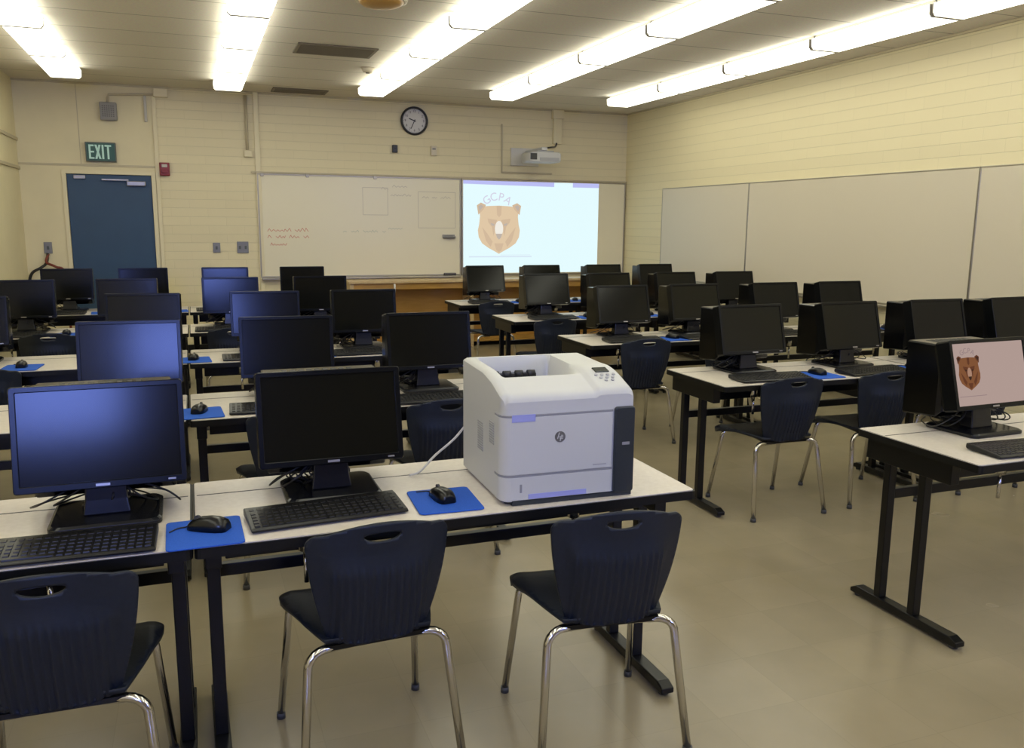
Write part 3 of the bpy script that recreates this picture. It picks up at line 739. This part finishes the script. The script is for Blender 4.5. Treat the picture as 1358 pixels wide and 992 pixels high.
# right block
Rmon = {0: [(3.045, 0)], 1: [(3.011, 0), (3.73, 2), (4.42, 0), (5.09, 3)], 2: [(3.033, 0), (3.665, 0), (4.422, 0), (5.075, 0)],
        3: [(3.056, 0), (3.70, 0), (4.427, 0), (5.102, 0)], 4: [(2.997, 0), (3.668, 0), (4.438, 0), (5.119, 0)]}
for r in range(5):
    for k, (x, a) in enumerate(Rmon[r]):
        where = 'right block, row %s, %s' % (ROWN[r], AIS[k])
        if r == 0:
            station(x, RY[0]+.33, True, where, tilt=15, rz=R(2), kdx=-.09, kdy=-.23, krz=R(-3), p=False, proto=comp_lit, clabel='computer showing a bear shield on a lit pinkish screen, right photo edge')
        else:
            station(x, RY[r]+OFF-.04, True, where, tilt=15, rz=R(a), kdx=-.04, kdy=-.205, krz=R(random.uniform(-5, 3)), pdy=-.18, prz=R(random.uniform(-6, 6)), mrz=R(random.uniform(-20, 20)))

# ------------------------------------------------------------------ chairs
def bl(a, b, t): return a+(b-a)*t
def chair_back_pts():
    """outline in (u = x, v = height) of the flat back, and the handle slot"""
    hw = lambda v: .200 - .062*((.75-v)/.32)**1.75 if v < .75 else .200
    out = []
    for k in range(13): v = bl(.43, .725, k/12); out.append((hw(v), v))
    for k in range(1, 7): a = R(78*k/7); out.append((.200-.042+.042*math.cos(a), .725+.036*math.sin(a)))
    for k in range(0, 13): u = bl(.146, -.146, k/12); out.append((u, .7615+.0255*(1-(u/.146)**2)))
    for k in range(6, 0, -1): a = R(78*k/7); out.append((-(.200-.042+.042*math.cos(a)), .725+.036*math.sin(a)))
    for k in range(13): v = bl(.725, .43, k/12); out.append((-hw(v), v))
    for k in range(1, 8): u = bl(-hw(.43), hw(.43), k/8); out.append((u, .43-.008*math.sin(PI*k/8)))
    slot = [(.052*math.cos(2*PI*k/22), .746+.0135*math.sin(2*PI*k/22)+.004*math.cos(2*PI*k/22)**2) for k in range(22)]
    return out, slot
def inside(p, poly):
    c = False; j = len(poly)-1
    for i in range(len(poly)):
        if (poly[i][1] > p[1]) != (poly[j][1] > p[1]) and p[0] < (poly[j][0]-poly[i][0])*(p[1]-poly[i][1])/(poly[j][1]-poly[i][1])+poly[i][0]: c = not c
        j = i
    return c
def sheet(name, outline, holes, mapf, mapb, m, parent, du, dv):
    us = [p[0] for p in outline]; vs = [p[1] for p in outline]
    pts = list(outline); edges = [(i, (i+1) % len(outline)) for i in range(len(outline))]
    for h in holes:
        b = len(pts); pts += h; edges += [(b+i, b+(i+1) % len(h)) for i in range(len(h))]
    u = min(us)+du*.5
    while u < max(us):
        v = min(vs)+dv*.5
        while v < max(vs):
            p = (u, v); ok = inside(p, outline) and not any(inside(p, h) for h in holes)
            if ok and min((p[0]-q[0])**2+(p[1]-q[1])**2 for q in pts[:len(outline)+sum(len(h) for h in holes)]) > (min(du, dv)*.5)**2: pts.append(p)
            v += dv
        u += du
    res = delaunay_2d_cdt([Vector(p) for p in pts], edges, [], 0, 1e-6)
    V, F = res[0], res[2]
    F = [f for f in F if inside((sum(V[i][0] for i in f)/len(f), sum(V[i][1] for i in f)/len(f)), outline)
         and not any(inside((sum(V[i][0] for i in f)/len(f), sum(V[i][1] for i in f)/len(f)), h) for h in holes)]
    nV = len(V); mb = MB()
    vf = [mapf(p[0], p[1]) for p in V]; vb = [mapb(p[0], p[1]) for p in V]
    cnt = {}
    for f in F:
        for i in range(len(f)):
            e = (f[i], f[(i+1) % len(f)]); cnt[e] = 1
    fs = [tuple(f) for f in F] + [tuple(nV+i for i in reversed(f)) for f in F]
    for (a, b) in cnt:
        if (b, a) not in cnt: fs.append((b, a, nV+a, nV+b))
    mb.add(vf+vb, fs, True)
    return mb.build(name, m, parent)
def make_chair():
    t = thing('school_chair', '', 'chair')
    out, slot = chair_back_pts()
    def cy(u, v):          # back surface: leans back, wraps forward at the sides
        s = (v-.43)/.355
        y = -.178 - .070*s - .012*math.sin(PI*min(1, s*1.0))
        return y + .050*(abs(u)/.2)**2.2
    def lower(v): return max(0, min(1, (.665-v)/.03))*(1+.7*max(0, (.47-v)/.05))
    def mb_(u, v):
        d = .006+.010*max(0, min(1, (.70-v)/.05))*max(0, 1-(abs(u)/(.165-.05*(.7-v)/.27))**6) if abs(u) < .165 else .006
        rib = .0072*(0.5-.5*math.cos(2*PI*u/.0205))*lower(v)*(1 if abs(u) < .132 else 0)
        return (u, cy(u, v)-d-rib, v)
    sheet('backrest', out, [slot], lambda u, v: (u, cy(u, v)+.004, v), mb_, M['navy'], t, .0051, .012)
    # seat
    so = []
    half = [(.0, .238), (.12, .238), (.185, .229), (.213, .206), (.224, .165), (.222, .11), (.212, .04), (.195, -.04), (.172, -.12), (.152, -.185)]
    hp = smooth_path([(a, b, 0) for a, b in half], 3)
    so = [(p.x, p.y) for p in hp] + [(-p.x, p.y) for p in reversed(hp[1:])]
    so = [(a, b) for a, b in so]
    def sz(x, y):
        z = .447 - .016*math.exp(-((x/.13)**2)-((y+.04)/.14)**2)
        z -= .034*max(0, (y-.15)/.088)**2
        z -= .020*max(0, (abs(x)-.180)/.044)**2*max(0, min(1, (y+.05)/.12))
        z += .012*max(0, (abs(x)-.12)/.1)**1.5*(1 if y < .15 else .4)
        return z
    edgef = lambda x, y: 1.0
    sheet('seat', so, [], lambda x, y: (x, y, sz(x, y)), lambda x, y: (x*.985, y*.985, sz(x, y)-.014-.014*max(0, (y-.06)/.17)), M['navy'], t, .016, .016)
    # black brackets that join seat and back
    mb = MB()
    for s in (-1, 1): mb.tube([(s*.10, .05, .418), (s*.105, -.12, .412), (s*.11, -.150, .425), (s*.112, -.158, .47)], .010, 8)
    mb.box(-.15, .15, -.175, -.155, .408, .422).build('bracket', M['black_steel'], t)
    # chrome frame: front and rear legs bend out from under the seat
    for s in (-1, 1):
        p = [(s*.06, .13, .418), (s*.16, .135, .418)]
        p += [(s*(.165+.035*math.sin(R(a))), .135+.012*math.sin(R(a)), .383+.035*math.cos(R(a))) for a in (15, 35, 55, 75, 90)]
        p += [(s*.225, .222, .012)]
        lg = MB().tube(p, .0115, 12).build('leg', M['chrome'], t)
        MB().cyl((s*.225, .222, .0006), .014, .02, 'z', 14).build('foot_glide', M['rubber'], lg)
        p = [(s*.06, -.155, .412), (s*.15, -.165, .412)]
        p += [(s*(.155+.045*math.sin(R(a))), -.168-.012*math.sin(R(a)), .367+.045*math.cos(R(a))) for a in (15, 35, 55, 75, 90)]
        p += [(s*.232, -.238, .012)]
        lg = MB().tube(p, .0125, 12).build('leg', M['chrome'], t)
        MB().cyl((s*.232, -.238, .0006), .015, .02, 'z', 14).build('foot_glide', M['rubber'], lg)
    return t
ch = Proto(make_chair())
G_H = 'navy shell chairs at the tables'
for x, y, a, lab in (
    (-.357, 2.32, -1, 'navy ribbed-back chair cut off by the bottom left corner'),
    (.428, 2.405, 3, 'navy ribbed-back chair nearest camera, middle of the front three'),
    (1.125, 2.275, -6, 'navy ribbed-back chair in front of the printer'),
    (3.005, 3.90, -1, 'navy chair, right block, row second from camera, beside the aisle'),
    (3.67, 3.90, -3, 'navy chair, right block, row second from camera, second from the aisle'),
    (4.46, 3.90, 0, 'navy chair, right block, row second from camera, hidden behind the lit computer'),
    (3.02, 5.52, -2, 'navy chair, right block, row third from camera, beside the aisle'),
    (3.72, 5.52, -3, 'navy chair, right block, row third from camera, second from the aisle'),
    (2.912, 6.93, 0, 'navy chair, right block, row fourth from camera, beside the aisle'),
    (2.98, 8.65, 0, 'navy chair, right block, row nearest the back wall, beside the aisle'),
    (.37, 3.92, 2, 'navy chair behind the computer on the printer table'),
    (1.08, 3.93, 0, 'navy chair directly behind the printer, left block'),
    (-1.12, 5.50, 0, 'navy chair, left block, row third from camera, at left photo edge'),
    (-.99, 7.03, 0, 'navy chair, left block, row fourth from camera, near left wall'),
    (.272, 7.02, 0, 'navy chair, left block, row fourth from camera, second table')):
    ch.put((x, y, 0), R(a), lab, G_H)

# ------------------------------------------------------------------ printer
def make_printer():
    t = thing('laser_printer', 'white laser printer with open top tray on the front table', 'printer', (.832, 2.300, ZT), R(-1.5))
    Wd, Dp = .425, .43
    def prof(y):   # top height along depth
        P = [(0, .316), (.004, .327), (.010, .334), (.022, .340), (.105, .368), (.125, .373), (.20, .386), (.43, .392)]
        for (a, za), (b, zb) in zip(P, P[1:]):
            if y <= b: return za+(zb-za)*(y-a)/(b-a)
        return .392
    xs = sorted(set([0, .004, .010, .018, .026, .032, .038, .042, .048, .056] + [.056+.013*k for k in range(1, 17)] + [.272, .280, .286, .292, .300, .31, .325, .345, .37, .39, .405, .414, .420, .425]))
    ys = sorted(set([0, .003, .008, .015, .022, .030, .05, .07, .09, .100, .106, .112, .118, .126] + [.126+.02*k for k in range(1, 12)] + [.362, .372, .378, .384, .390, .398, .41, .42, .426, .43]))
    def sst(a, b, v): q = max(0, min(1, (v-a)/(b-a))); return q*q*(3-2*q)
    def top(x, y):
        z = prof(y)
        e = min(x, Wd-x, Dp-y); z -= .012*(1-min(1, e/.018))**2            # rounded rim
        m_ = sst(.036, .050, x)*(1-sst(.282, .297, x))*sst(.108, .126, y)*(1-sst(.384, .392, y))
        fl = .372-.115*sst(.10, .36, y)
        z = z*(1-m_)+fl*m_ if m_ > 0 else z
        z += .008*sst(.302, .312, x)*(1-sst(.15, .22, y))                   # control hump
        return z
    mb = MB(); nx, ny = len(xs), len(ys)
    vs = [(x, y, top(x, y)) for y in ys for x in xs]
    fs = [(j*nx+i, j*nx+i+1, (j+1)*nx+i+1, (j+1)*nx+i) for j in range(ny-1) for i in range(nx-1)]
    mb.add(vs, fs, True)
    # skirt: perimeter down to the underside with a small front radius
    per = [(i, 0) for i in range(nx)] + [(nx-1, j) for j in range(1, ny)] + [(i, ny-1) for i in range(nx-2, -1, -1)] + [(0, j) for j in range(ny-2, 0, -1)]
    ringT = [(xs[i], ys[j], top(xs[i], ys[j])) for i, j in per]
    ringM = [(x, y, .285) for x, y, z in ringT]; ringB = [(x, y, .012) for x, y, z in ringT]
    mb.loft([ringB, ringM, ringT], False, True)
    mb.add(ringB, [tuple(reversed(range(len(ringB))))])
    rc = .032
    def rnd_c(p):
        dx, dy = rc-p[0], rc-p[1]
        if dx <= 0 or dy <= 0: return p
        k = max(dx, dy)/math.hypot(dx, dy); return (rc-dx*k, rc-dy*k, p[2])
    mb.v = [rnd_c(p) for p in mb.v]
    def shell(z0, z1):
        o_, i_ = rc+.006, rc-.003
        pl = [(.355, rc-o_)] + [(rc+o_*math.cos(R(a)), rc+o_*math.sin(R(a))) for a in range(270, 179, -9)] + [(rc-o_, rc+.03), (rc-i_, rc+.03)]
        pl += [(rc+i_*math.cos(R(a)), rc+i_*math.sin(R(a))) for a in range(180, 271, 9)] + [(.355, rc-i_)]
        return MB().prism(pl, z0, z1, 'xy')
    body = mb.build('printer_body', M['print_white'], t)
    md = body.modifiers.new('es', 'EDGE_SPLIT'); md.split_angle = R(50)
    # front door and paper drawer stand proud of the body
    shell(.0945, .2715).build('front_door', M['print_white'], t, bevel=.0025)
    dr = shell(.016, .0885).build('paper_drawer', M['print_white'], t, bevel=.0025)
    MB().box(.053, .060, -.0075, -.005, .040, .066).build('size_window', M['print_grey'], dr, bevel=.001)
    MB().box(.08, .27, -.0075, -.0055, .018, .034).build('drawer_pull_tape', M['tape'], dr, bevel=.001)
    for z_ in (.0885, .2715): shell(z_, z_+.006).build('seam', M['print_grey'], t)
    MB().box(.03, .425, -.004, .02, .0006, .0155).build('base_skirt', M['print_dark'], t)
    pn = MB().prism(rrect(.361, .428, .012, .285, .010, 4), -.012, .030).build('side_grille', M['print_dark'], t, bevel=.004)
    MB().box(.385, .410, -.0128, -.011, .165, .174).build('brand_mark', M['print_grey'], pn)
    # blue protective tape over the seam at the left
    MB().box(.026, .10, -.0075, -.0055, .258, .280).build('tape_strip', M['tape'], t)
    # round badge with two light strokes
    lg = MB().cyl((.180, -.006, .205), .017, -.0018, 'y', 28).build('badge', M['logo_grey'], t)
    mb = MB()
    for dx, z0, z1 in ((-.007, -.006, .013), (.0035, -.013, .006)): mb.prism([(.180+dx-.0012+z0*.3, .205+z0), (.180+dx+.0012+z0*.3, .205+z0), (.180+dx+.0012+z1*.3, .205+z1), (.180+dx-.0012+z1*.3, .205+z1)], -.0085, -.0077)
    mb.prism([(.1755, .2055), (.181, .208), (.1805, .198), (.1785, .198), (.1790, .206), (.1755, .204)], -.0085, -.0077)
    mb.prism([(.1835, .2075), (.1895, .2085), (.1880, .1985), (.1835, .1985), (.1838, .2005), (.1868, .2005), (.1878, .2068), (.1835, .206)], -.0085, -.0077)
    mb.build('badge_letters', M['logo_light'], lg); bpy.data.objects['badge_letters'].name = 'badge_lettering'
    MB().box(.290, .335, -.0068, -.0058, .106, .110).build('model_mark', M['vent_grey'], t)
    # output rollers against the rear wall of the tray
    mb = MB().box(.070, .235, .352, .380, .300, .338)
    for k in range(4): mb.cyl((.075+.043*k, .356, .338), .011, .026, 'x', 14)
    mb.build('output_roller', M['roller'], t)
    # control panel: display and buttons following the front slope
    def on_top(x, y, h=.0015):
        z = top(x, y); dz = (top(x, y+.004)-top(x, y-.004))/.008
        return Matrix.Translation((x, y, z+h)) @ Matrix.Rotation(math.atan(dz), 4, 'X')
    cp = MB().box(-.024, .024, -.017, .017, -.003, .002, on_top(.365, .118)).build('display', M['lcd'], t, bevel=.002)
    mb = MB()
    for i, (dx, y) in enumerate(((-.03, .085), (-.01, .085), (.01, .085), (.03, .085), (-.02, .068), (.0, .068), (.02, .068), (-.01, .052), (.012, .052))):
        mb.cyl((0, 0, -.003), .0055, .0055, 'z', 12, None, on_top(.365+dx, y, .001))
    mb.build('button', M['vent_grey'], t)
    # left side vents
    for y0, y1, z0, z1 in ((.20, .255, .12, .215), (.085, .13, .17, .235)):
        mb = MB()
        k = z0
        while k < z1: mb.box(-.0016, .001, y0, y1, k, k+.005); k += .008
        mb.build('side_vent', M['vent_grey'], t)
    for x in (.03, .39):
        for y in (.03, .40): MB().cyl((x, y, .0004), .014, .012, 'z', 12).build('foot', M['rubber'], t)
    MB().tube(smooth_path([(.012, .425, .16), (-.03, .45, .10), (-.10, .44, .05), (-.16, .40, .012), (-.20, .385, .006)], 6), .004, 8).build('cord', M['white_cable'], t)
    return t
make_printer()

# ------------------------------------------------------------------ world, camera, view
w = bpy.data.worlds.new('World'); S.world = w; w.use_nodes = True
bg = w.node_tree.nodes['Background']; bg.inputs['Color'].default_value = (.21, .31, 1.0, 1); bg.inputs['Strength'].default_value = 42.0

F, CX, CY, Hc = 1130.0, 679.0, 496.0, 1.575
def dirn(p): return Vector((p[0]-CX, p[1]-CY, F)).normalized()
Yv = dirn((252, 294)); Xv = dirn((3850, 324)); Xv = (Xv - Yv*Xv.dot(Yv)).normalized(); Zv = Xv.cross(Yv)
if Zv.y > 0: Zv = -Zv
# rows of world->camera(x right, y down, z fwd) are given by columns Xv, Yv, Zv
right = Vector((Xv.x, Yv.x, Zv.x)); down = Vector((Xv.y, Yv.y, Zv.y)); fwd = Vector((Xv.z, Yv.z, Zv.z))
rot = Matrix((right, -down, -fwd)).transposed()
cam = bpy.data.cameras.new('camera'); co = bpy.data.objects.new('camera', cam); COL.objects.link(co)
co.matrix_world = Matrix.Translation((0, 0, Hc)) @ rot.to_4x4()
cam.sensor_width = 36; cam.sensor_fit = 'HORIZONTAL'; cam.lens = F/1358*36; cam.clip_start = .02; cam.clip_end = 100
S.camera = co
S.view_settings.view_transform = 'Standard'; S.view_settings.look = 'None'; S.view_settings.gamma = 1; S.view_settings.use_curve_mapping = False
S.view_settings.exposure = 0.0
S.cycles.use_denoising = True; S.cycles.max_bounces = 8
